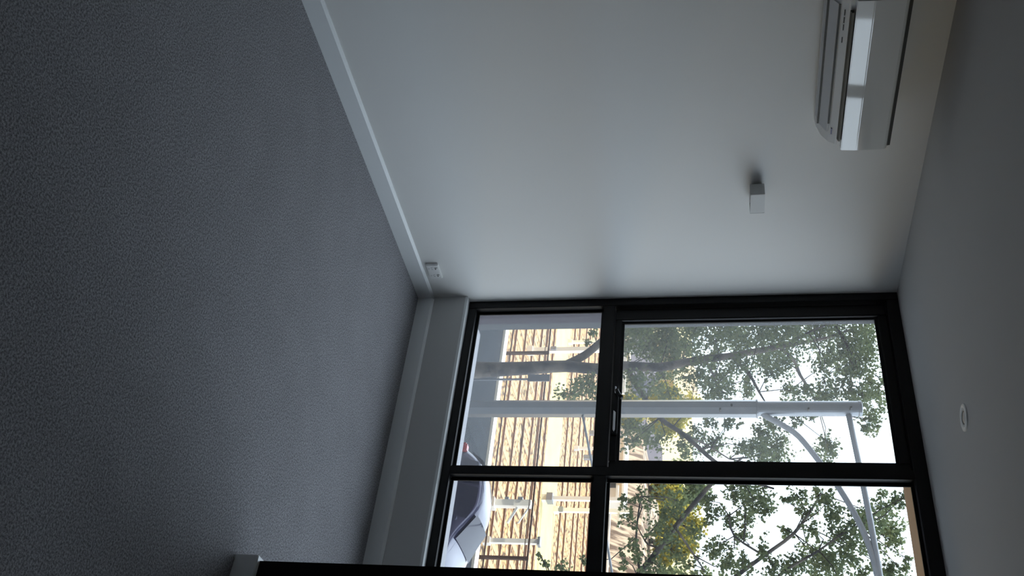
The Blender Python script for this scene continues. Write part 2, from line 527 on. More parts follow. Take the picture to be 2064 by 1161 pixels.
# ------------------------------------------------------------------ fittings in the room
# split air conditioner high on the left wall
ac = thing('air_conditioner', (0.11, -1.68, 2.20), 'white split air conditioner mounted high on the left wall', 'air conditioner')
Y0, Y1 = -2.02, -1.245
back = [(0.002, 2.185), (0.06, 2.188), (0.12, 2.205), (0.165, 2.232), (0.185, 2.262), (0.185, 2.480), (0.16, 2.490), (0.002, 2.490)]
MB().prism(back, 'y', Y0, Y1).build('casing', 'white_plastic', ac, bevel=0.004)
panel = [(0.188, 2.279), (0.2210, 2.281), (0.2268, 2.345), (0.2275, 2.40), (0.2265, 2.463), (0.218, 2.472), (0.188, 2.472)]
MB().prism(panel, 'y', Y0 - 0.002, Y1 + 0.002).build('front_panel', 'gloss_plastic', ac, bevel=0.003, smooth=False)
MB().prism([(0.187, 2.2635), (0.206, 2.2685), (0.206, 2.277), (0.187, 2.277)], 'y', Y0 + 0.065, Y1 - 0.04).build('outlet_slot', 'slot_shade', ac)  # olive strip stands for the shaded gap below the front panel
MB().prism([(0.17, 2.4745), (0.205, 2.4745), (0.203, 2.488), (0.17, 2.492)], 'y', Y0, Y1).build('top_strip', 'dark_plastic', ac)  # dark strip along the top edge of the front panel
flap = [(0.090, 2.1915), (0.160, 2.2235), (0.157, 2.2290), (0.088, 2.1965)]
for k, (xa, za, xb, zb) in enumerate([(0.045, 2.183, 0.100, 2.191), (0.108, 2.1935, 0.160, 2.2205)]):
    MB().prism([(xa, za), (xb, zb), (xb + 0.002, zb + 0.007), (xa + 0.001, za + 0.006)], 'y', Y0 + 0.05, Y1 - 0.06).build('louvre', 'louvre_plastic', ac, bevel=0.001)
for k, (xa, za) in enumerate([(0.103, 2.1895), (0.164, 2.2265)]):
    MB().box(xa - 0.0015, xa + 0.0015, Y0 + 0.05, Y1 - 0.06 - 0.05 * k, za - 0.004, za + 0.004).build('louvre_gap', 'dark_plastic', ac)
MB().box(0.170, 0.1765, -1.335, -1.302, 2.238, 2.243).build('sticker', 'sticker', ac)
for yv in (-1.93, -1.895, -1.86, -1.80):
    MB().box(0.176, 0.179, yv - 0.022, yv + 0.004, 2.243, 2.247).build('print_dash', 'dark_plastic', ac)  # dark dashes standing in for small illegible print

# small box wall light
wl = thing('wall_light', (0.05, -0.79, 1.94), 'small white box wall light beside the window', 'wall light')
box('wall_plate', 'lamp_metal', (0.0, 0.012, -0.835, -0.752, 1.912, 1.966), wl, bevel=0.002)
box('arm', 'dark_plastic', (0.012, 0.026, -0.848, -0.745, 1.915, 1.963), wl)
sh = MB()
x0, x1, y0, y1, z0, z1 = 0.026, 0.098, -0.862, -0.727, 1.905, 1.974
t = 0.003
sh.box(x0, x1, y0, y0 + t, z0, z1).box(x0, x1, y1 - t, y1, z0, z1).box(x0, x0 + t, y0 + t, y1 - t, z0, z1).box(x1 - t, x1, y0 + t, y1 - t, z0, z1)
sh.build('shade', 'lamp_metal', wl, bevel=0.0008)
box('lens', 'lamp_lens', (x0 + t, x1 - t, y0 + t, y1 - t, 1.935, 1.944), wl)

# double power outlet just above the skirting
po = thing('power_outlet', (0.006, -0.252, 0.155), 'white double power outlet just above the skirting board', 'power outlet')
box('cover_plate', 'white_plastic', (0.0, 0.016, -0.313, -0.191, 0.118, 0.190), po, bevel=0.003)
for yc in (-0.283, -0.221):
    sw_ = box('switch', 'white_plastic', (0.016, 0.021, yc - 0.007, yc + 0.007, 0.167, 0.183), po, bevel=0.0015)
    MB().box(0.0212, 0.0217, yc - 0.004, yc + 0.004, 0.168, 0.174).build('switch_mark', 'dark_plastic', sw_)
    for (dy, dz, tilt) in ((-0.007, 0.148, 0.4), (0.007, 0.148, -0.4), (0, 0.131, 0)):
        m = MB()
        c_, s_ = math.cos(tilt), math.sin(tilt)
        q = [(-0.001, -0.0045), (0.001, -0.0045), (0.001, 0.0045), (-0.001, 0.0045)]
        m.prism([(yc + dy + c_ * u - s_ * w, dz + s_ * u + c_ * w) for u, w in q], 'x', 0.0158, 0.0164)
        m.build('pin_slot', 'dark_plastic', po)

# recessed downlight
dl = thing('downlight', (1.275, -0.733, CEIL), 'round white recessed downlight in the ceiling', 'downlight')
MB().lathe([(0.0565, 0.0), (0.0565, -0.004), (0.050, -0.0065), (0.041, -0.006), (0.038, -0.003)], (1.275, -0.733, CEIL), 40).build('rim', 'white_plastic', dl, smooth=True)
MB().lathe([(0.0385, -0.003), (0.036, -0.0055), (0.030, -0.005), (0.028, -0.002)], (1.275, -0.733, CEIL), 40).build('gimbal_ring', 'lamp_metal', dl, smooth=True)
MB().lathe([(0.0375, -0.0012), (0.0001, -0.0012)], (1.275, -0.733, CEIL), 40).build('recess', 'dark_plastic', dl)
MB().lathe([(0.024, -0.0016), (0.018, -0.004), (0.0001, -0.005)], (1.275, -0.733, CEIL), 32).build('lamp_face', 'lamp_lens', dl, smooth=True)

# ------------------------------------------------------------------ street and railway
struct(box('footpath', 'footpath', (-140, 60, 0.335, 10.4, GROUND - 0.3, GROUND)), 'grey footpath along the building')
struct(box('road', 'asphalt', (-140, 60, 10.4, 21.0, GROUND - 0.3, GROUND - 0.02)), 'shaded grey street below the window')
struct(box('kerb', 'kerb_white', (-140, 60, 21.0, 21.42, GROUND - 0.3, GROUND + 0.06)), 'white concrete kerb along the railway')
struct(box('ballast_bed', 'ballast', (-140, 60, 21.42, 29.9, GROUND - 0.3, GROUND)), 'sunlit orange ballast of the near tracks')
struct(box('service_path', 'pale_gravel', (-140, 60, 29.9, 33.4, GROUND - 0.3, GROUND + 0.02)), 'pale gravel path between the tracks')
struct(box('ballast_far', 'ballast', (-140, 60, 33.4, 47.0, GROUND - 0.3, GROUND)), 'sunlit orange ballast of the far tracks')
struct(box('ground_far', 'dry_grass', (-260, 120, 47.0, 260, GROUND - 0.3, GROUND)), 'dry grass beyond the railway')

TRACKS = [(23.3, 'railway track nearest the brown steel fence'), (26.1, 'second railway track from the brown steel fence'),
          (28.7, 'railway track along the near edge of the pale gravel path'), (35.3, 'railway track along the far edge of the pale gravel path'),
          (39.0, 'second railway track beyond the pale gravel path'), (42.8, 'railway track nearest the far embankment')]
for ty, lab in TRACKS:
    tr = thing('railway_track', (-15, ty, GROUND), lab, 'railway track', 'parallel railway tracks')
    for s in (-0.72, 0.72):
        MB().prism([(ty + s - 0.07, GROUND + 0.01), (ty + s + 0.07, GROUND + 0.01), (ty + s + 0.03, GROUND + 0.03), (ty + s + 0.04, GROUND + 0.07), (ty + s - 0.04, GROUND + 0.07), (ty + s - 0.03, GROUND + 0.03)], 'x', -80, 30).build('rail', 'rail_steel', tr)
    m = MB()
    for k in range(170):
        xk = -80 + k * 0.64
        m.box(xk, xk + 0.24, ty - 1.2, ty + 1.2, GROUND - 0.02, GROUND + 0.012)
    m.build('sleepers', 'sleeper', tr, recalc=False)['kind'] = 'stuff'

# brown steel fence between street and railway
fe = thing('railway_fence', (-12, 21.6, GROUND), 'brown steel fence between the street and the railway', 'fence')
for xk in (-29.0, -21.9, -14.85, -7.75, -0.7, 6.4):
    box('post', 'fence_brown', (xk - 0.045, xk + 0.045, 21.555, 21.645, GROUND, -3.55), fe)
MB().box(-36, 13.5, 21.57, 21.63, -3.60, -3.55).build('top_rail', 'fence_brown', fe)
MB().box(-36, 13.5, 21.57, 21.63, -4.86, -4.82).build('bottom_rail', 'fence_brown', fe)
MB().box(-36, 13.5, 21.585, 21.615, -3.70, -3.68).build('tension_wire', 'fence_brown', fe)

def mast(name, x, y, h, w, label, cat, extras=()):
    t_ = thing(name, (x, y, GROUND), label, cat)
    MB().prism([(x - w / 2, y - w / 2), (x + w / 2, y - w / 2), (x + w / 2, y + w / 2), (x - w / 2, y + w / 2)], 'z', GROUND, GROUND + h).build('shaft', 'mast_white', t_)
    box('footing', 'kerb_white', (x - w * 0.8, x + w * 0.8, y - w * 0.8, y + w * 0.8, GROUND, GROUND + 0.22), t_)
    for (nm, mt, bb) in extras:
        box(nm, mt, (x + bb[0], x + bb[1], y + bb[2], y + bb[3], GROUND + bb[4], GROUND + bb[5]), t_)
    return t_

m1 = mast('overhead_mast', -17.15, 24.7, 3.9, 0.17, 'white steel mast beside the sign post and tree trunk', 'mast',
          [('cross_arm', 'mast_white', (-0.06, 1.9, -0.05, 0.05, 3.55, 3.66)), ('insulator', 'dark_plastic', (1.5, 1.6, -0.05, 0.05, 3.25, 3.55)), ('junction_box', 'sign_back', (-0.07, 0.07, -0.16, -0.09, 0.9, 1.1))])
m2 = mast('marker_post', -8.38, 21.88, 1.62, 0.13, 'short white post with a stay wire behind the parked car', 'post',
          [('cap', 'sign_back', (-0.12, 0.12, -0.12, 0.12, 1.62, 1.70))])
MB().tube([(-8.38, 21.88, GROUND + 1.6), (-9.2, 21.88, GROUND + 1.4)], 0.012, 6).build('stay_wire', 'fence_brown', m2)
m3 = mast('signal_post', -9.57, 21.88, 1.32, 0.20, 'white railway signal post with two lamp boxes behind the parked car', 'signal',
          [('lamp_box', 'sign_back', (-0.17, -0.10, -0.12, 0.12, 0.52, 0.64)), ('lamp_box', 'sign_back', (-0.18, -0.10, -0.12, 0.12, 0.92, 1.06))])
MB().tube([(-9.45, 21.88, GROUND + 0.9), (-8.95, 21.88, GROUND + 0.66)], 0.04, 6).build('brace', 'mast_white', m3)
MB().tube([(-9.45, 21.88, GROUND + 1.25), (-8.95, 21.88, GROUND + 0.98)], 0.03, 6).build('brace', 'mast_white', m3)
mast('overhead_mast', -13.95, 30.15, 3.3, 0.15, 'white mast with a grey footing box at the gravel path edge', 'mast',
     [('footing_box', 'sign_back', (-0.16, 0.16, -0.2, 0.2, 0.22, 0.46)), ('cross_arm', 'mast_white', (-0.6, 0.06, -0.04, 0.04, 2.9, 3.0))])
mast('overhead_mast', -14.86, 33.0, 3.2, 0.16, 'white mast on the far side of the gravel path', 'mast',
     [('sign_plate', 'sign_back', (-0.12, 0.12, -0.12, -0.08, 0.25, 0.42)), ('cross_arm', 'mast_white', (-0.06, 0.7, -0.04, 0.04, 2.7, 2.8))])
mast('signal_post', -20.2, 37.2, 2.2, 0.12, 'thin white signal post with cross arms among the far tracks', 'signal',
     [('cross_arm', 'mast_white', (-0.9, 0.5, -0.04, 0.04, 0.95, 1.05)), ('lamp_box', 'sign_back', (-0.95, -0.75, -0.1, 0.1, 0.7, 1.1)), ('lamp_box', 'sign_back', (0.4, 0.6, -0.1, 0.1, 0.5, 1.0))])
mast('overhead_mast', -23.5, 33.0, 2.6, 0.13, 'thin white mast on the gravel path near the outer reveal', 'mast',
     [('cross_arm', 'mast_white', (-0.5, 0.8, -0.04, 0.04, 1.8, 1.9))])

# white equipment hut among the far tracks
hut = thing('equipment_hut', (-23.2, 45.2, GROUND), 'white railway hut with dark windows beyond the far tracks', 'hut')
box('wall', 'house_white', (-25.3, -21.4, 44.9, 46.6, GROUND, GROUND + 1.6), hut)
box('roof', 'kerb_white', (-25.5, -21.2, 44.7, 46.8, GROUND + 1.6, GROUND + 1.72), hut)
for xk in (-24.6, -23.5, -22.4):
    box('window', 'window_dark', (xk - 0.28, xk + 0.28, 44.86, 44.9, GROUND + 0.65, GROUND + 1.25), hut)

# embankment, white wall and houses behind the railway
m = MB()
m.prism([(48.0, GROUND), (50.0, GROUND + 2.3), (60.0, GROUND + 2.7), (60.0, GROUND)], 'x', -28.4, 40)
struct(m.build('embankment', 'reeds'), 'steep embankment of dry brown reeds behind the railway')
struct(box('wall_white', 'kerb_white', (-26.5, 30, 47.2, 47.5, GROUND, GROUND + 0.75)), 'low white wall at the foot of the embankment')

def house(x0, x1, y0, y1, zb, ze, zr, wall, roof, label, wins):
    h = thing('house', ((x0 + x1) / 2, (y0 + y1) / 2, zb), label, 'house', 'houses beyond the railway')
    box('wall', wall, (x0, x1, y0, y1, zb, ze), h)
    ym = (y0 + y1) / 2
    e = 0.35
    w = min(1.2, (x1 - x0) * 0.3)
    vs = [(x0 - e, y0 - e, ze), (x1 + e, y0 - e, ze), (x1 + e, y1 + e, ze), (x0 - e, y1 + e, ze), (x0 + w, ym, zr), (x1 - w, ym, zr)]
    MB().add(vs, [(0, 1, 5, 4), (1, 2, 5), (2, 3, 4, 5), (3, 0, 4), (3, 2, 1, 0)]).build('roof', roof, h)
    box('gutter', 'kerb_white', (x0 - e, x1 + e, y0 - e - 0.08, y0 - e, ze - 0.10, ze + 0.03), h)
    for (a, b_, c_, d_) in wins:
        f_ = box('window', 'kerb_white', (a, b_, y0 - 0.05, y0, c_, d_), h)
        box('pane', 'window_dark', (a + 0.07, b_ - 0.07, y0 - 0.07, y0 - 0.05, c_ + 0.07, d_ - 0.07), f_)
    return h

house(-38.2, -33.2, 50.0, 55.0, GROUND, -3.7, -2.1, 'house_white', 'roof_dark', 'white house with a dark hipped roof behind the tree trunk',
      [(-37.4, -36.5, -4.7, -3.9), (-35.9, -35.0, -4.7, -3.9), (-34.5, -33.7, -4.7, -3.9)])
house(-32.4, -28.6, 54.0, 59.0, GROUND, -3.4, -1.9, 'house_white', 'roof_dark', 'white house with a dark hipped roof behind the street light pole',
      [(-32.0, -31.2, -4.5, -3.7), (-30.5, -29.5, -4.5, -3.7)])
house(-44.5, -39.5, 62.0, 68.0, GROUND, -1.3, 0.4, 'house_cream', 'roof_cream', 'cream two-storey house seen between the tree branches',
      [(-43.8, -42.8, -3.2, -2.0), (-41.6, -40.6, -3.2, -2.0)])
house(-19.8, -14.0, 54.0, 60.0, GROUND + 2.8, GROUND + 5.0, GROUND + 6.5, 'house_cream', 'roof_red', 'cream house with a red roof on the embankment',
      [(-19.2, -18.0, -1.6, -0.5), (-16.2, -15.0, -1.6, -0.5)])
sg = thing('platform_sign', (-22.9, 47.0, GROUND), 'pale blue sign board on two posts in front of the white wall', 'sign')
box('board', 'sign_blue', (-24.2, -21.9, 46.95, 47.03, GROUND + 0.75, GROUND + 1.6), sg)
for xk in (-24.0, -22.1):
    box('post', 'sign_back', (xk - 0.05, xk + 0.05, 47.03, 47.12, GROUND, GROUND + 1.6), sg)

# ------------------------------------------------------------------ street light pole
PX, PY = -5.153, 9.5
pole = thing('street_light', (PX, PY, GROUND), 'tall galvanised street light pole with a braced arm', 'street light')
MB().tube([(PX, PY, GROUND), (PX, PY, 2.37)], 0.146, 8, twist=math.radians(22.5)).build('lower_shaft', 'galvanised', pole)
MB().tube([(PX, PY, 2.30), (PX, PY, 3.93)], 0.122, 24).build('upper_shaft', 'galvanised', pole, smooth=False)
MB().lathe([(0.150, 0), (0.156, 0.004), (0.156, 0.026), (0.118, 0.03)], (PX, PY, 2.365), 24).build('collar', 'galvanised', pole)
MB().lathe([(0.122, 0), (0.128, 0.01), (0.128, 0.05), (0.10, 0.062), (0.0, 0.066)], (PX, PY, 3.925), 24).build('cap', 'galvanised', pole)
MB().tube([(PX - 0.03, PY, GROUND), (PX - 0.03, PY, GROUND + 0.03)], 0.30, 16).build('base_plate', 'galvanised', pole)
ARM_A = [(-5.10, 2.44), (-5.004, 2.52), (-4.858, 2.741), (-4.644, 2.99), (-4.168, 3.284), (-3.753, 3.512), (-3.237, 3.726), (-2.78, 3.846), (-2.405, 3.893)]
ARM_B = [(-5.05, 3.775), (-4.149, 3.838), (-3.718, 3.865), (-3.241, 3.893), (-2.707, 3.915), (-2.406, 3.925), (-1.6, 3.955)]
ARM_L = [(-5.06, -0.44), (-4.125, -0.229), (-2.865, 0.06), (-2.321, 0.168), (-1.5, 0.30)]
def smooth_line(pts, n=4):
    out = []
    for i in range(len(pts) - 1):
        p0, p1, p2, p3 = pts[max(i - 1, 0)], pts[i], pts[i + 1], pts[min(i + 2, len(pts) - 1)]
        for k in range(n):
            t_ = k / n
            out.append(tuple(0.5 * (2 * b1 + (c1 - a1) * t_ + (2 * a1 - 5 * b1 + 4 * c1 - d1) * t_ ** 2 + (3 * b1 - a1 - 3 * c1 + d1) * t_ ** 3)
                             for a1, b1, c1, d1 in zip(p0, p1, p2, p3)))
    out.append(tuple(pts[-1]))
    return out
MB().tube([(x, PY, z) for x, z in smooth_line(ARM_A)], 0.046, 10).build('arm_brace', 'galvanised_arm', pole, smooth=True)
MB().tube([(x, PY, z) for x, z in ARM_B], 0.045, 10).build('arm', 'galvanised_arm', pole, smooth=True)
MB().tube([(x, PY, z) for x, z in ARM_L], 0.019, 8).build('lower_arm', 'galvanised_arm', pole, smooth=True)
MB().prism([(-1.65, 3.90), (-1.0, 3.90), (-0.95, 3.95), (-1.0, 4.02), (-1.6, 4.04)], 'y', PY - 0.14, PY + 0.14).build('lantern', 'galvanised', pole, bevel=0.02)
MB().tube([(-1.8, PY, 0.24), (-1.8, PY, -0.1)], 0.12, 10).build('lower_lantern', 'galvanised', pole)
for (bx_, bz) in ((PX + 0.02, 1.98), (PX + 0.10, 1.80), (PX + 0.09, 3.16), (PX + 0.07, 3.80)):
    MB().tube([(bx_, PY - 0.16, bz), (bx_, PY - 0.10, bz)], 0.018, 8).build('bolt', 'dark_plastic', pole)

# parking sign seen from behind, on a thin post
sp = thing('parking_sign', (-10.95, 17.3, GROUND), 'grey sign on a thin post next to the tree trunk', 'sign')
MB().tube([(-10.95, 17.3, GROUND), (-10.95, 17.3, -2.60)], 0.03, 8).build('post', 'sign_back', sp)
MB().box(-11.06, -10.84, 17.22, 17.26, -3.18, -2.58).build('panel', 'sign_back', sp, bevel=0.01)

# ------------------------------------------------------------------ parked car facing right
car = thing('parked_car', (-5.8, 15.9, GROUND), 'dark navy hatchback parked in the shaded street', 'car')
CX0, CYM, CZ = -7.72, 15.9, GROUND
# stations: (dx, z bottom, z belt, z top, half width bottom/belt, half width top)
ST = [(0.00, 0.45, 0.72, 0.86, 0.70, 0.60), (0.08, 0.30, 0.92, 1.05, 0.80, 0.64), (0.34, 0.24, 0.98, 1.40, 0.85, 0.58), (0.60, 0.22, 0.98, 1.49, 0.87, 0.55),
      (1.05, 0.22, 0.97, 1.54, 0.88, 0.55), (1.42, 0.22, 0.95, 1.52, 0.88, 0.55), (1.62, 0.22, 0.95, 1.45, 0.88, 0.57), (1.95, 0.22, 0.95, 1.25, 0.88, 0.64),
      (2.35, 0.22, 0.94, 1.02, 0.88, 0.76), (2.75, 0.24, 0.88, 0.95, 0.86, 0.72), (3.10, 0.28, 0.76, 0.82, 0.80, 0.60), (3.28, 0.36, 0.60, 0.66, 0.66, 0.50)]
def ring(s):
    dx, zb, zl, zt, wb, wt = s
    r_ = [(-wb * 0.94, zb), (-wb, (zb + zl) / 2), (-wb * 0.985, zl), (-(wb * 0.42 + wt * 0.58), zl + (zt - zl) * 0.62), (-wt, zt - 0.02), (-wt * 0.55, zt + 0.012), (0, zt + 0.02)]
    r_ = r_ + [(-a, z) for a, z in r_[-2::-1]]
    return [(CX0 + dx, CYM + a, CZ + z) for a, z in r_]
rings = [ring(s) for s in ST]
n_ = len(rings[0])
m = MB()
vs = [v for r_ in rings for v in r_]
fs = []
for i in range(len(rings) - 1):
    for k in range(n_):
        fs.append((i * n_ + k, i * n_ + (k + 1) % n_, (i + 1) * n_ + (k + 1) % n_, (i + 1) * n_ + k))
fs.append(tuple(range(n_)))
fs.append(tuple((len(rings) - 1) * n_ + k for k in range(n_)))
m.add(vs, fs)
body = m.build('body', 'car_paint', car, smooth=True)
sub = body.modifiers.new('subsurf', 'SUBSURF')
sub.levels = sub.render_levels = 2
def side_point(dx, f):
    """point on the near or far flank at length dx, f = 0 belt .. 1 roof"""
    for i in range(len(ST) - 1):
        if ST[i][0] <= dx <= ST[i + 1][0]:
            t_ = (dx - ST[i][0]) / (ST[i + 1][0] - ST[i][0])
            zl = ST[i][2] * (1 - t_) + ST[i + 1][2] * t_
            zt = ST[i][3] * (1 - t_) + ST[i + 1][3] * t_
            wb = ST[i][4] * (1 - t_) + ST[i + 1][4] * t_
            wt = ST[i][5] * (1 - t_) + ST[i + 1][5] * t_
            return wb * (1 - f) + wt * f, zl + (zt - zl) * f
for sgn in (-1, 1):
    for (seg, top) in (((0.40, 0.60, 0.85, 1.00), 0.80), ((1.06, 1.25, 1.42, 1.62, 1.84), 0.80)):
        lo = [side_point(d, 0.08) for d in seg]
        hi = [side_point(d, top) for d in seg]
        vs = [(CX0 + d, CYM + sgn * (w_ + 0.012), CZ + z) for d, (w_, z) in zip(seg, lo)] + [(CX0 + d, CYM + sgn * (w_ + 0.012), CZ + z) for d, (w_, z) in zip(seg, hi)]
        k = len(seg)
        MB().add(vs, [(i, i + 1, k + i + 1, k + i) for i in range(k - 1)]).build('side_window', 'car_glass', car)
    box('mirror', 'car_paint', (CX0 + 1.88, CX0 + 2.00, CYM + sgn * 0.88 - 0.10 * (sgn < 0), CYM + sgn * 0.88 + 0.10 * (sgn > 0), CZ + 0.97, CZ + 1.10), car, bevel=0.02)
    for dx in (1.12, 1.68):
        box('door_handle', 'chrome', (CX0 + dx - 0.19, CX0 + dx - 0.03, CYM + sgn * 0.88 - 0.012, CYM + sgn * 0.88 + 0.012, CZ + 0.84, CZ + 0.87), car, bevel=0.004)
    box('tail_light', 'tail_red', (CX0 + 0.00, CX0 + 0.22, CYM + sgn * 0.74 - 0.11, CYM + sgn * 0.74 + 0.11, CZ + 0.80, CZ + 1.06), car, bevel=0.03)
    box('head_light', 'head_clear', (CX0 + 2.94, CX0 + 3.16, CYM + sgn * 0.66 - 0.10, CYM + sgn * 0.66 + 0.10, CZ + 0.62, CZ + 0.76), car, bevel=0.03)
    for dx in (0.62, 2.62):
        yw = CYM + sgn * 0.80
        m = MB().tube([(CX0 + dx, yw - 0.10, CZ + 0.31), (CX0 + dx, yw + 0.10, CZ + 0.31)], 0.31, 24)
        w_ = m.build('wheel', 'tyre', car, smooth=False)
        MB().tube([(CX0 + dx, yw + sgn * 0.10, CZ + 0.31), (CX0 + dx, yw + sgn * 0.112, CZ + 0.31)], 0.20, 16).build('hub_cap', 'chrome', w_)
def top_patch(name, d0, d1, wfac, lift):
    vs, fs = [], []
    ds = [d0 + (d1 - d0) * k / 4 for k in range(5)]
    for d in ds:
        w_, z = side_point(d, 1.0)
        for a in (-1, -0.5, 0, 0.5, 1):
            vs.append((CX0 + d + lift[0], CYM + a * w_ * wfac, CZ + z + lift[1] + 0.015 * (1 - a * a)))
    for i in range(4):
        for j in range(4):
            fs.append((i * 5 + j, i * 5 + j + 1, (i + 1) * 5 + j + 1, (i + 1) * 5 + j))
    return MB().add(vs, fs).build(name, 'car_glass', car, smooth=True)
top_patch('windscreen', 1.66, 2.30, 0.90, (0.02, 0.03))
top_patch('rear_window', 0.11, 0.32, 0.88, (-0.03, 0.03))

TREE_A = [
  [(-11.71, 18.0, -5.21, 0.309), (-11.71, 17.96, -4.84, 0.252), (-11.7, 17.92, -4.26, 0.209), (-11.71, 17.89, -3.41, 0.187), (-11.74, 17.85, -2.29, 0.164), (-11.62, 17.81, -1.45, 0.149), (-11.67, 17.77, -0.64, 0.135), (-11.6, 17.73, 0.3, 0.12), (-11.77, 17.69, 1.22, 0.106), (-11.88, 17.65, 2.13, 0.093), (-12.08, 17.61, 3.17, 0.079), (-12.25, 17.58, 4.07, 0.052), (-12.37, 17.54, 4.7, 0.039), (-12.62, 17.5, 5.35, 0.026)],
  [(-11.88, 18.0, -2.32, 0.124), (-12.01, 17.7, -1.74, 0.109), (-12.29, 17.4, -1.24, 0.095), (-12.45, 17.1, -0.88, 0.081), (-12.75, 16.8, -0.2, 0.067), (-12.98, 16.5, 1.26, 0.046)],
  [(-11.91, 17.7, 2.2, 0.06), (-11.05, 17.3, 2.61, 0.045), (-10.26, 16.9, 2.81, 0.031), (-9.65, 16.5, 2.95, 0.018)],
  [(-12.13, 17.6, 3.43, 0.059), (-12.04, 18.08, 3.82, 0.053), (-11.88, 18.55, 3.99, 0.047), (-11.63, 19.02, 4.29, 0.034), (-11.45, 19.5, 4.5, 0.02)],
  [(-12.14, 17.6, 3.49, 0.046), (-12.04, 17.07, 3.9, 0.039), (-11.88, 16.53, 4.23, 0.025), (-11.71, 16.0, 4.65, 0.018)],
  [(-11.74, 17.9, -0.63, 0.081), (-10.75, 17.63, -0.2, 0.072), (-9.79, 17.36, 0.34, 0.063), (-9.22, 17.09, 0.85, 0.055), (-8.72, 16.81, 1.22, 0.054), (-8.1, 16.54, 1.68, 0.047), (-7.51, 16.27, 2.34, 0.034), (-7.13, 16.0, 2.96, 0.022)],
  [(-9.61, 17.3, 0.53, 0.038), (-9.44, 17.7, 1.08, 0.031), (-9.43, 18.1, 1.5, 0.025), (-9.26, 18.5, 2.05, 0.019)],
  [(-11.89, 17.8, 1.48, 0.04), (-11.58, 18.2, 1.73, 0.033), (-11.21, 18.6, 1.85, 0.027), (-10.98, 19.0, 1.97, 0.02)]]
TREE_B = [
  [(-3.37, 17.0, -3.83, 0.218), (-3.47, 17.06, -3.13, 0.185), (-3.58, 17.12, -2.26, 0.163), (-3.68, 17.19, -1.51, 0.152), (-3.7, 17.25, -0.54, 0.14), (-3.82, 17.31, 0.52, 0.118), (-3.88, 17.38, 1.68, 0.085), (-4.08, 17.44, 3.24, 0.053), (-4.36, 17.5, 4.29, 0.027)],
  [(-3.65, 17.1, -1.5, 0.097), (-4.45, 16.87, -0.75, 0.082), (-5.27, 16.64, -0.05, 0.071), (-5.84, 16.41, 0.44, 0.066), (-6.46, 16.19, 0.94, 0.061), (-7.08, 15.96, 1.5, 0.05), (-7.34, 15.73, 1.84, 0.039), (-7.65, 15.5, 2.33, 0.022)],
  [(-3.78, 17.2, 0.53, 0.075), (-4.97, 17.42, 1.38, 0.055), (-5.72, 17.63, 2.06, 0.051), (-6.37, 17.85, 2.75, 0.046), (-7.05, 18.07, 3.48, 0.041), (-7.87, 18.28, 4.01, 0.03), (-8.32, 18.5, 4.23, 0.018)],
  [(-3.85, 17.3, 1.68, 0.053), (-4.77, 17.08, 2.44, 0.043), (-5.37, 16.87, 2.89, 0.038), (-5.63, 16.65, 3.31, 0.032), (-5.89, 16.43, 3.84, 0.027), (-6.14, 16.22, 4.26, 0.021), (-6.28, 16.0, 4.66, 0.016)],
  [(-5.37, 16.7, -0.0, 0.033), (-6.13, 16.97, -0.13, 0.028), (-6.88, 17.23, -0.14, 0.023), (-7.66, 17.5, -0.09, 0.018)],
  [(-5.88, 16.5, 0.44, 0.028), (-6.12, 16.67, 0.09, 0.023), (-6.7, 16.83, 0.41, 0.017), (-7.16, 17.0, 0.57, 0.012)],
  [(-6.16, 16.0, 0.79, 0.027), (-5.72, 16.5, 1.2, 0.022), (-5.6, 17.0, 1.4, 0.017)],
  [(-6.44, 18.0, 2.76, 0.029), (-6.68, 17.5, 2.09, 0.023), (-6.94, 17.0, 1.98, 0.017)]]
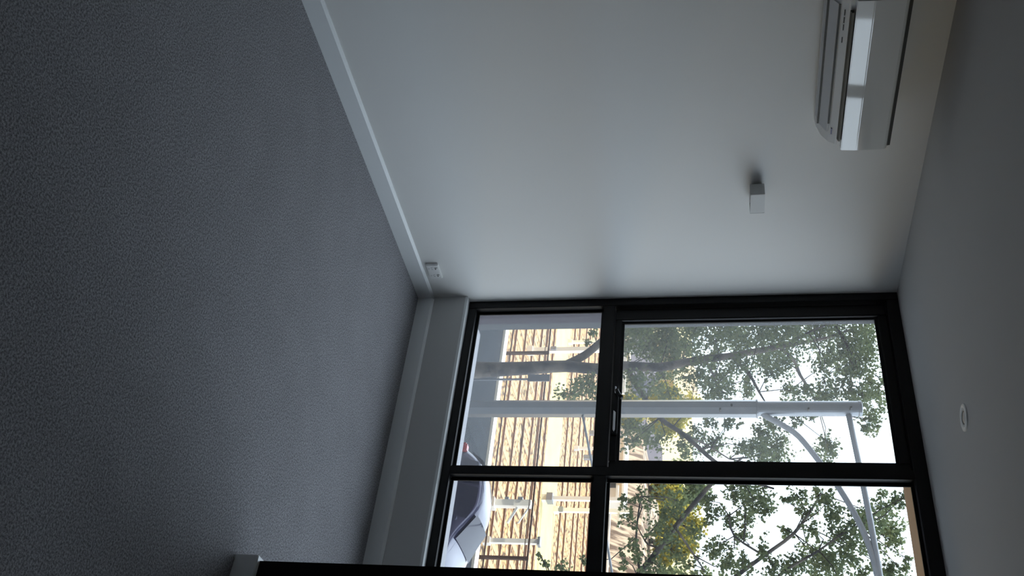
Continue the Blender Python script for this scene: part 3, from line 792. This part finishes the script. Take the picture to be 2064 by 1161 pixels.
CLUMPS_A = [
  (-13.02, 18.18, -0.51, 0.39), (-13.14, 18.6, -0.05, 0.5), (-13.53, 18.78, 0.43, 0.5), (-13.54, 19.3, 0.98, 0.43), (-12.52, 18.59, 0.65, 0.39), (-13.32, 19.23, 0.19, 0.43), 
  (-11.62, 16.1, 1.26, 0.32), (-12.49, 17.63, 1.76, 0.34), (-13.87, 19.3, 2.33, 0.4), (-12.77, 18.27, 2.56, 0.34), (-12.93, 19.15, 1.75, 0.28), (-11.81, 16.4, 2.88, 0.32), 
  (-12.47, 17.64, 3.32, 0.33), (-11.98, 16.86, 3.76, 0.36), (-12.84, 17.9, 4.39, 0.33), (-12.96, 18.01, 4.92, 0.38), (-11.4, 16.05, 5.09, 0.34), (-11.64, 16.76, 5.48, 0.27), 
  (-11.22, 16.98, 2.49, 0.25), (-12.83, 19.21, 3.12, 0.34), (-12.38, 18.68, 3.61, 0.3), (-10.62, 16.56, 3.18, 0.22), (-12.61, 18.79, 4.68, 0.27), (-11.12, 16.49, 4.87, 0.25), 
  (-12.28, 18.16, 5.56, 0.26), (-10.74, 16.44, 5.29, 0.29), (-10.27, 16.01, 4.97, 0.26), (-12.58, 19.05, 5.09, 0.19), (-10.8, 16.73, 4.33, 0.17), (-10.4, 16.75, -0.13, 0.3), 
  (-12.25, 19.44, 0.2, 0.28), (-11.5, 19.05, 0.5, 0.25), (-10.64, 17.01, 1.23, 0.23), (-12.28, 19.36, 1.73, 0.28), (-10.9, 17.89, 1.98, 0.26), (-11.22, 18.37, 1.59, 0.19), 
  (-10.87, 16.72, 1.36, 0.23), (-12.44, 19.29, 2.15, 0.25), (-11.56, 18.42, 2.64, 0.19), (-11.79, 19.38, 2.6, 0.15), (-11.7, 19.13, 3.72, 0.19), (-10.35, 17.05, 3.9, 0.22), 
  (-10.49, 17.26, 4.4, 0.22), (-9.9, 16.58, 4.53, 0.24), (-10.0, 16.51, 4.88, 0.19), (-9.68, 16.23, 5.15, 0.21), (-10.35, 17.06, 5.54, 0.22), (-10.58, 18.11, 5.68, 0.23), 
  (-8.94, 16.01, 5.18, 0.2), (-10.13, 18.37, 5.65, 0.14), (-10.72, 17.18, 5.83, 0.14), (-9.36, 17.08, -0.38, 0.25), (-10.27, 18.86, -0.15, 0.32), (-9.28, 17.68, 0.2, 0.23), 
  (-8.94, 17.1, -0.31, 0.17), (-9.29, 17.68, 0.95, 0.2), (-10.04, 18.47, 1.31, 0.21), (-8.97, 16.2, 1.59, 0.17), (-10.14, 19.41, 1.68, 0.27), (-8.9, 16.08, 2.05, 0.16), 
  (-10.15, 18.62, 2.97, 0.26), (-9.97, 18.96, 3.22, 0.31), (-8.17, 16.06, 2.69, 0.27), (-9.49, 18.76, 3.31, 0.2), (-8.93, 17.28, 2.4, 0.19), (-8.87, 18.02, 2.95, 0.17), 
  (-8.88, 16.03, 3.18, 0.16), (-8.98, 16.16, 3.64, 0.13), (-9.35, 16.63, 4.03, 0.11), (-10.13, 19.34, 4.51, 0.22), (-8.6, 16.69, 4.42, 0.16), (-9.37, 18.64, 4.51, 0.14), 
  (-9.82, 19.25, 1.03, 0.19), (-11.75, 19.3, -2.33, 0.23), (-10.56, 17.2, -1.59, 0.23), (-10.89, 17.24, -1.42, 0.18), (-10.73, 17.84, -2.35, 0.11), (-11.71, 18.72, -2.05, 0.15), 
  (-9.79, 16.38, -1.2, 0.14), (-13.49, 18.62, -1.71, 0.13), (-13.22, 18.79, -1.86, 0.1), (-13.09, 19.01, -0.76, 0.2), (-11.83, 16.13, -0.13, 0.31), (-12.01, 19.31, -1.06, 0.17), 
  (-12.01, 16.32, 1.89, 0.28), (-12.72, 17.19, 3.19, 0.29), (-13.48, 18.14, 4.58, 0.3), (-14.0, 19.21, 6.05, 0.25), (-13.07, 17.19, 2.3, 0.4), (-14.69, 19.24, 4.06, 0.44), 
  (-13.58, 17.91, 0.54, 0.42), ]
CLUMPS_B = [
  (-7.03, 16.53, -0.38, 0.16), (-7.17, 16.55, -0.04, 0.16), (-6.32, 16.09, -0.21, 0.18), (-5.58, 15.76, -0.05, 0.19), (-5.34, 15.99, -0.28, 0.15), (-7.54, 17.77, 0.11, 0.17), 
  (-8.33, 18.79, 0.41, 0.23), (-6.44, 16.03, 0.68, 0.27), (-5.78, 15.66, 0.48, 0.26), (-8.18, 18.76, 0.78, 0.2), (-6.79, 17.26, 0.96, 0.23), (-5.98, 16.84, 0.64, 0.27), 
  (-5.48, 16.28, 0.24, 0.26), (-6.02, 17.46, 0.95, 0.21), (-7.0, 18.23, 1.16, 0.17), (-7.31, 17.0, 1.54, 0.15), (-6.88, 16.89, 1.65, 0.15), (-6.77, 15.68, 2.09, 0.18), 
  (-8.37, 18.52, 2.39, 0.22), (-6.62, 15.61, 2.5, 0.19), (-7.52, 17.13, 2.8, 0.16), (-7.57, 18.27, 2.47, 0.19), (-6.55, 15.93, 2.82, 0.12), (-7.26, 17.91, 1.99, 0.15), 
  (-7.22, 18.63, 2.23, 0.16), (-6.46, 17.58, 1.63, 0.15), (-6.58, 18.1, 1.86, 0.21), (-5.24, 15.85, 1.94, 0.15), (-5.83, 16.93, 2.28, 0.15), (-5.66, 15.99, 2.67, 0.14), 
  (-7.15, 18.29, 3.38, 0.15), (-5.43, 16.47, 2.88, 0.19), (-5.78, 17.0, 3.34, 0.24), (-6.83, 18.8, 3.96, 0.24), (-7.75, 18.31, 3.88, 0.19), (-8.36, 18.72, 4.19, 0.17), 
  (-7.36, 17.0, 4.22, 0.18), (-7.53, 17.11, 3.58, 0.15), (-7.8, 17.91, 3.41, 0.11), (-6.66, 17.08, 3.84, 0.15), (-6.73, 16.46, 4.33, 0.15), (-6.43, 16.83, 4.33, 0.22), 
  (-6.27, 15.98, 4.55, 0.24), (-6.77, 16.74, 5.09, 0.25), (-7.63, 18.76, 5.74, 0.24), (-7.2, 18.67, 5.79, 0.21), (-7.55, 17.57, 5.49, 0.18), (-7.08, 17.15, 4.96, 0.16), 
  (-7.19, 16.62, 5.65, 0.15), (-6.9, 15.79, 5.71, 0.12), (-5.9, 16.4, 4.55, 0.21), (-6.4, 18.08, 4.43, 0.23), (-6.28, 18.36, 4.11, 0.21), (-6.16, 16.69, 5.02, 0.14), 
  (-6.21, 18.09, 5.49, 0.18), (-6.2, 18.06, 5.8, 0.16), (-6.33, 17.79, 5.95, 0.08), (-6.02, 17.69, 4.89, 0.16), (-6.09, 18.01, -2.38, 0.12), (-5.42, 16.7, -1.79, 0.15), 
  (-6.11, 17.82, -1.4, 0.11), (-5.61, 16.43, -2.23, 0.08), (-5.06, 17.1, 1.18, 0.33), (-5.36, 18.04, 2.27, 0.34), (-5.42, 17.78, 3.35, 0.33), (-4.93, 16.47, 4.26, 0.31), 
  (-5.6, 18.62, 5.37, 0.34), (-5.25, 17.64, 0.27, 0.34), (-4.37, 17.42, 2.74, 0.43), (-3.65, 15.54, 3.87, 0.39), (-4.16, 17.3, 1.37, 0.43), (-4.47, 16.33, -0.38, 0.32), ]

# ------------------------------------------------------------------ trees
def resample(poly, n=3):
    return smooth_line(poly, n)

def leaf_mesh(centres, radii, counts, size, rng):
    """clouds of small folded leaves, all in one mesh"""
    P = []
    for (c, r, k) in zip(centres, radii, counts):
        # several sub-sprays inside each cloud keep gaps between the leaves
        ns = max(4, int(k / 11))
        sprays = rng.normal(0, 0.55, (ns, 3)) * r + np.array(c)
        idx = rng.integers(0, ns, k)
        P.append(sprays[idx] + rng.normal(0, 0.20, (k, 3)) * min(r, 0.55))
    P = np.concatenate(P)
    n = len(P)
    d = rng.normal(0, 1, (n, 3)); d[:, 2] -= 0.5
    d /= np.linalg.norm(d, axis=1)[:, None]
    u = np.cross(d, rng.normal(0, 1, (n, 3)))
    u /= np.linalg.norm(u, axis=1)[:, None] + 1e-9
    w = np.cross(d, u)
    s = size * rng.uniform(0.6, 1.3, n)[:, None]
    V = np.empty((n, 4, 3))
    V[:, 0] = P
    V[:, 1] = P + d * s * 0.55 + u * s * 0.42 + w * s * 0.12
    V[:, 2] = P + d * s
    V[:, 3] = P + d * s * 0.55 - u * s * 0.42 + w * s * 0.12
    base = np.arange(n)[:, None] * 4
    F = np.concatenate([base + np.array([[0, 1, 2]]), base + np.array([[0, 2, 3]])], axis=1).reshape(-1, 3)
    return V.reshape(-1, 3), F

def mesh_np(name, V, F, material, parent):
    me = bpy.data.meshes.new(name)
    me.vertices.add(len(V)); me.vertices.foreach_set('co', V.astype(np.float32).ravel())
    me.loops.add(F.size); me.loops.foreach_set('vertex_index', F.astype(np.int32).ravel())
    me.polygons.add(len(F))
    me.polygons.foreach_set('loop_start', (np.arange(len(F)) * F.shape[1]).astype(np.int32))
    me.polygons.foreach_set('loop_total', np.full(len(F), F.shape[1], dtype=np.int32))
    me.update(calc_edges=True)
    me.validate()
    me.materials.append(MATS[material])
    o = bpy.data.objects.new(name, me)
    C.objects.link(o)
    o.parent = parent
    o.matrix_parent_inverse = Matrix.Translation(-parent.location)
    return o

def street_tree(branches, clumps, density, size, seed, label, leaf, thin=1.0):
    rng = np.random.default_rng(seed)
    b0 = branches[0][0]
    t_ = thing('street_tree', (b0[0], b0[1], GROUND), label, 'tree', 'street trees')
    nodes = []
    for i, br in enumerate(branches):
        line = resample(br, 3)
        m = MB().tube([q[:3] for q in line], [max(q[3], 0.008) for q in line], 12 if i == 0 else 8)
        m.build('trunk' if i == 0 else 'branch', 'bark', t_, smooth=True)
        nodes += [q for q in line if q[2] > -1.5]
    tw = MB()
    N = np.array([q[:3] for q in nodes])
    for (x, y, z, r) in clumps:
        c = np.array((x, y, z))
        dist = np.linalg.norm(N - c, axis=1) + 0.4 * np.maximum(N[:, 2] - z, 0)
        k = int(np.argmin(dist))
        a = N[k]
        mid = a * 0.5 + c * 0.5 + rng.normal(0, 0.10, 3) + np.array((0, 0, 0.08))
        tw.tube([a, mid, c], [0.016, 0.012, 0.006], 5)
        for _ in range(3):
            e = c + rng.normal(0, 0.6, 3) * r
            tw.tube([mid * 0.4 + c * 0.6, (c + e) / 2 + rng.normal(0, 0.04, 3), e], [0.008, 0.006, 0.004], 4)
    tw.build('twigs', 'twig', t_, recalc=False)['kind'] = 'stuff'
    counts = [max(12, int(density * r * r * (thin if z < 1.4 else 1.0))) for (_, _, z, r) in clumps]
    V, F = leaf_mesh([c[:3] for c in clumps], [c[3] * 1.25 for c in clumps], counts, size, rng)
    mesh_np('foliage', V, F, leaf, t_)['kind'] = 'stuff'
    return t_

street_tree(TREE_A, CLUMPS_A, 6000, 0.085, 3, 'leafy street tree with a forked grey trunk beside the parking sign', 'leaf_green', 0.8)
street_tree(TREE_B, CLUMPS_B, 7000, 0.085, 4, 'leafy street tree with a slanting limb behind the parked car', 'leaf_green', 0.42)

def far_tree(x, y, h, r, seed, label, leaf, zb=GROUND):
    rng = np.random.default_rng(seed)
    t_ = thing('background_tree', (x, y, zb), label, 'tree', 'trees beyond the railway')
    MB().tube([(x, y, zb), (x + 0.1, y, zb + h * 0.35), (x - 0.1, y, zb + h * 0.7)], [0.18, 0.13, 0.06], 8).build('trunk', 'bark', t_, smooth=True)
    nc = 26
    cs, rs = [], []
    for _ in range(nc):
        a, e = rng.uniform(0, 2 * math.pi), rng.uniform(0, 1)
        rr = r * math.sqrt(rng.uniform(0.05, 1)) * (0.55 + 0.45 * math.sin(math.pi * min(e + 0.15, 1)))
        cs.append((x + rr * math.cos(a), y + rr * math.sin(a), zb + h * (0.30 + 0.66 * e)))
        rs.append(rng.uniform(0.25, 0.42) * r)
    V, F = leaf_mesh(cs, rs, [190] * nc, 0.26, rng)
    mesh_np('foliage', V, F, leaf, t_)['kind'] = 'stuff'
FAR = [(-47.5, 57, 4.6, 1.7, 'tall dull green bush growing left of the cream two-storey house', 'leaf_green'),
       (-43.0, 56, 3.9, 1.5, 'round yellow-green bush growing before the cream two-storey house', 'leaf_sunlit'),
       (-36.5, 60, 5.2, 1.8, 'yellow-green tree rising behind the house with the tree trunk before it', 'leaf_sunlit'),
       (-40.9, 52, 2.6, 0.8, 'small dull green bush beside the house behind the tree trunk', 'leaf_green'),
       (-30.8, 50.9, 2.2, 0.9, 'small yellow-green bush before the house behind the street light pole', 'leaf_sunlit'),
       (-28.8, 64, 6.0, 1.8, 'tall yellow tree behind the brown embankment end', 'leaf_sunlit'),
       (-23.5, 63, 6.4, 2.0, 'dull green tree behind the brown embankment', 'leaf_green'),
       (-12.5, 63, 6.6, 2.0, 'dull green tree right of the cream house on the embankment', 'leaf_green'),
       (-33.5, 66, 6.0, 2.0, 'dull green tree between the two dark-roofed houses', 'leaf_green'),
       (-53.5, 57, 5.6, 1.8, 'sunlit yellow tree farthest along the railway', 'leaf_sunlit'),
       (-18.0, 65.5, 6.8, 2.2, 'yellow tree behind the cream house on the embankment', 'leaf_sunlit')]
for i, (x, y, h, r, lab, lf) in enumerate(FAR):
    far_tree(x, y, h, r, 20 + i, lab, lf)
EMB = GROUND + 2.4
for i, (x, y, h, r, lab) in enumerate([(-26.6, 53.5, 1.9, 0.8, 'low yellow bush on the end of the reed embankment'),
                                       (-23.2, 54.0, 2.5, 1.0, 'round yellow-green bush on the reed embankment above the blue sign'),
                                       (-12.0, 54.0, 2.4, 0.9, 'yellow bush on the embankment right of the cream house')]):
    far_tree(x, y, h, r, 60 + i, lab, 'leaf_sunlit', EMB)
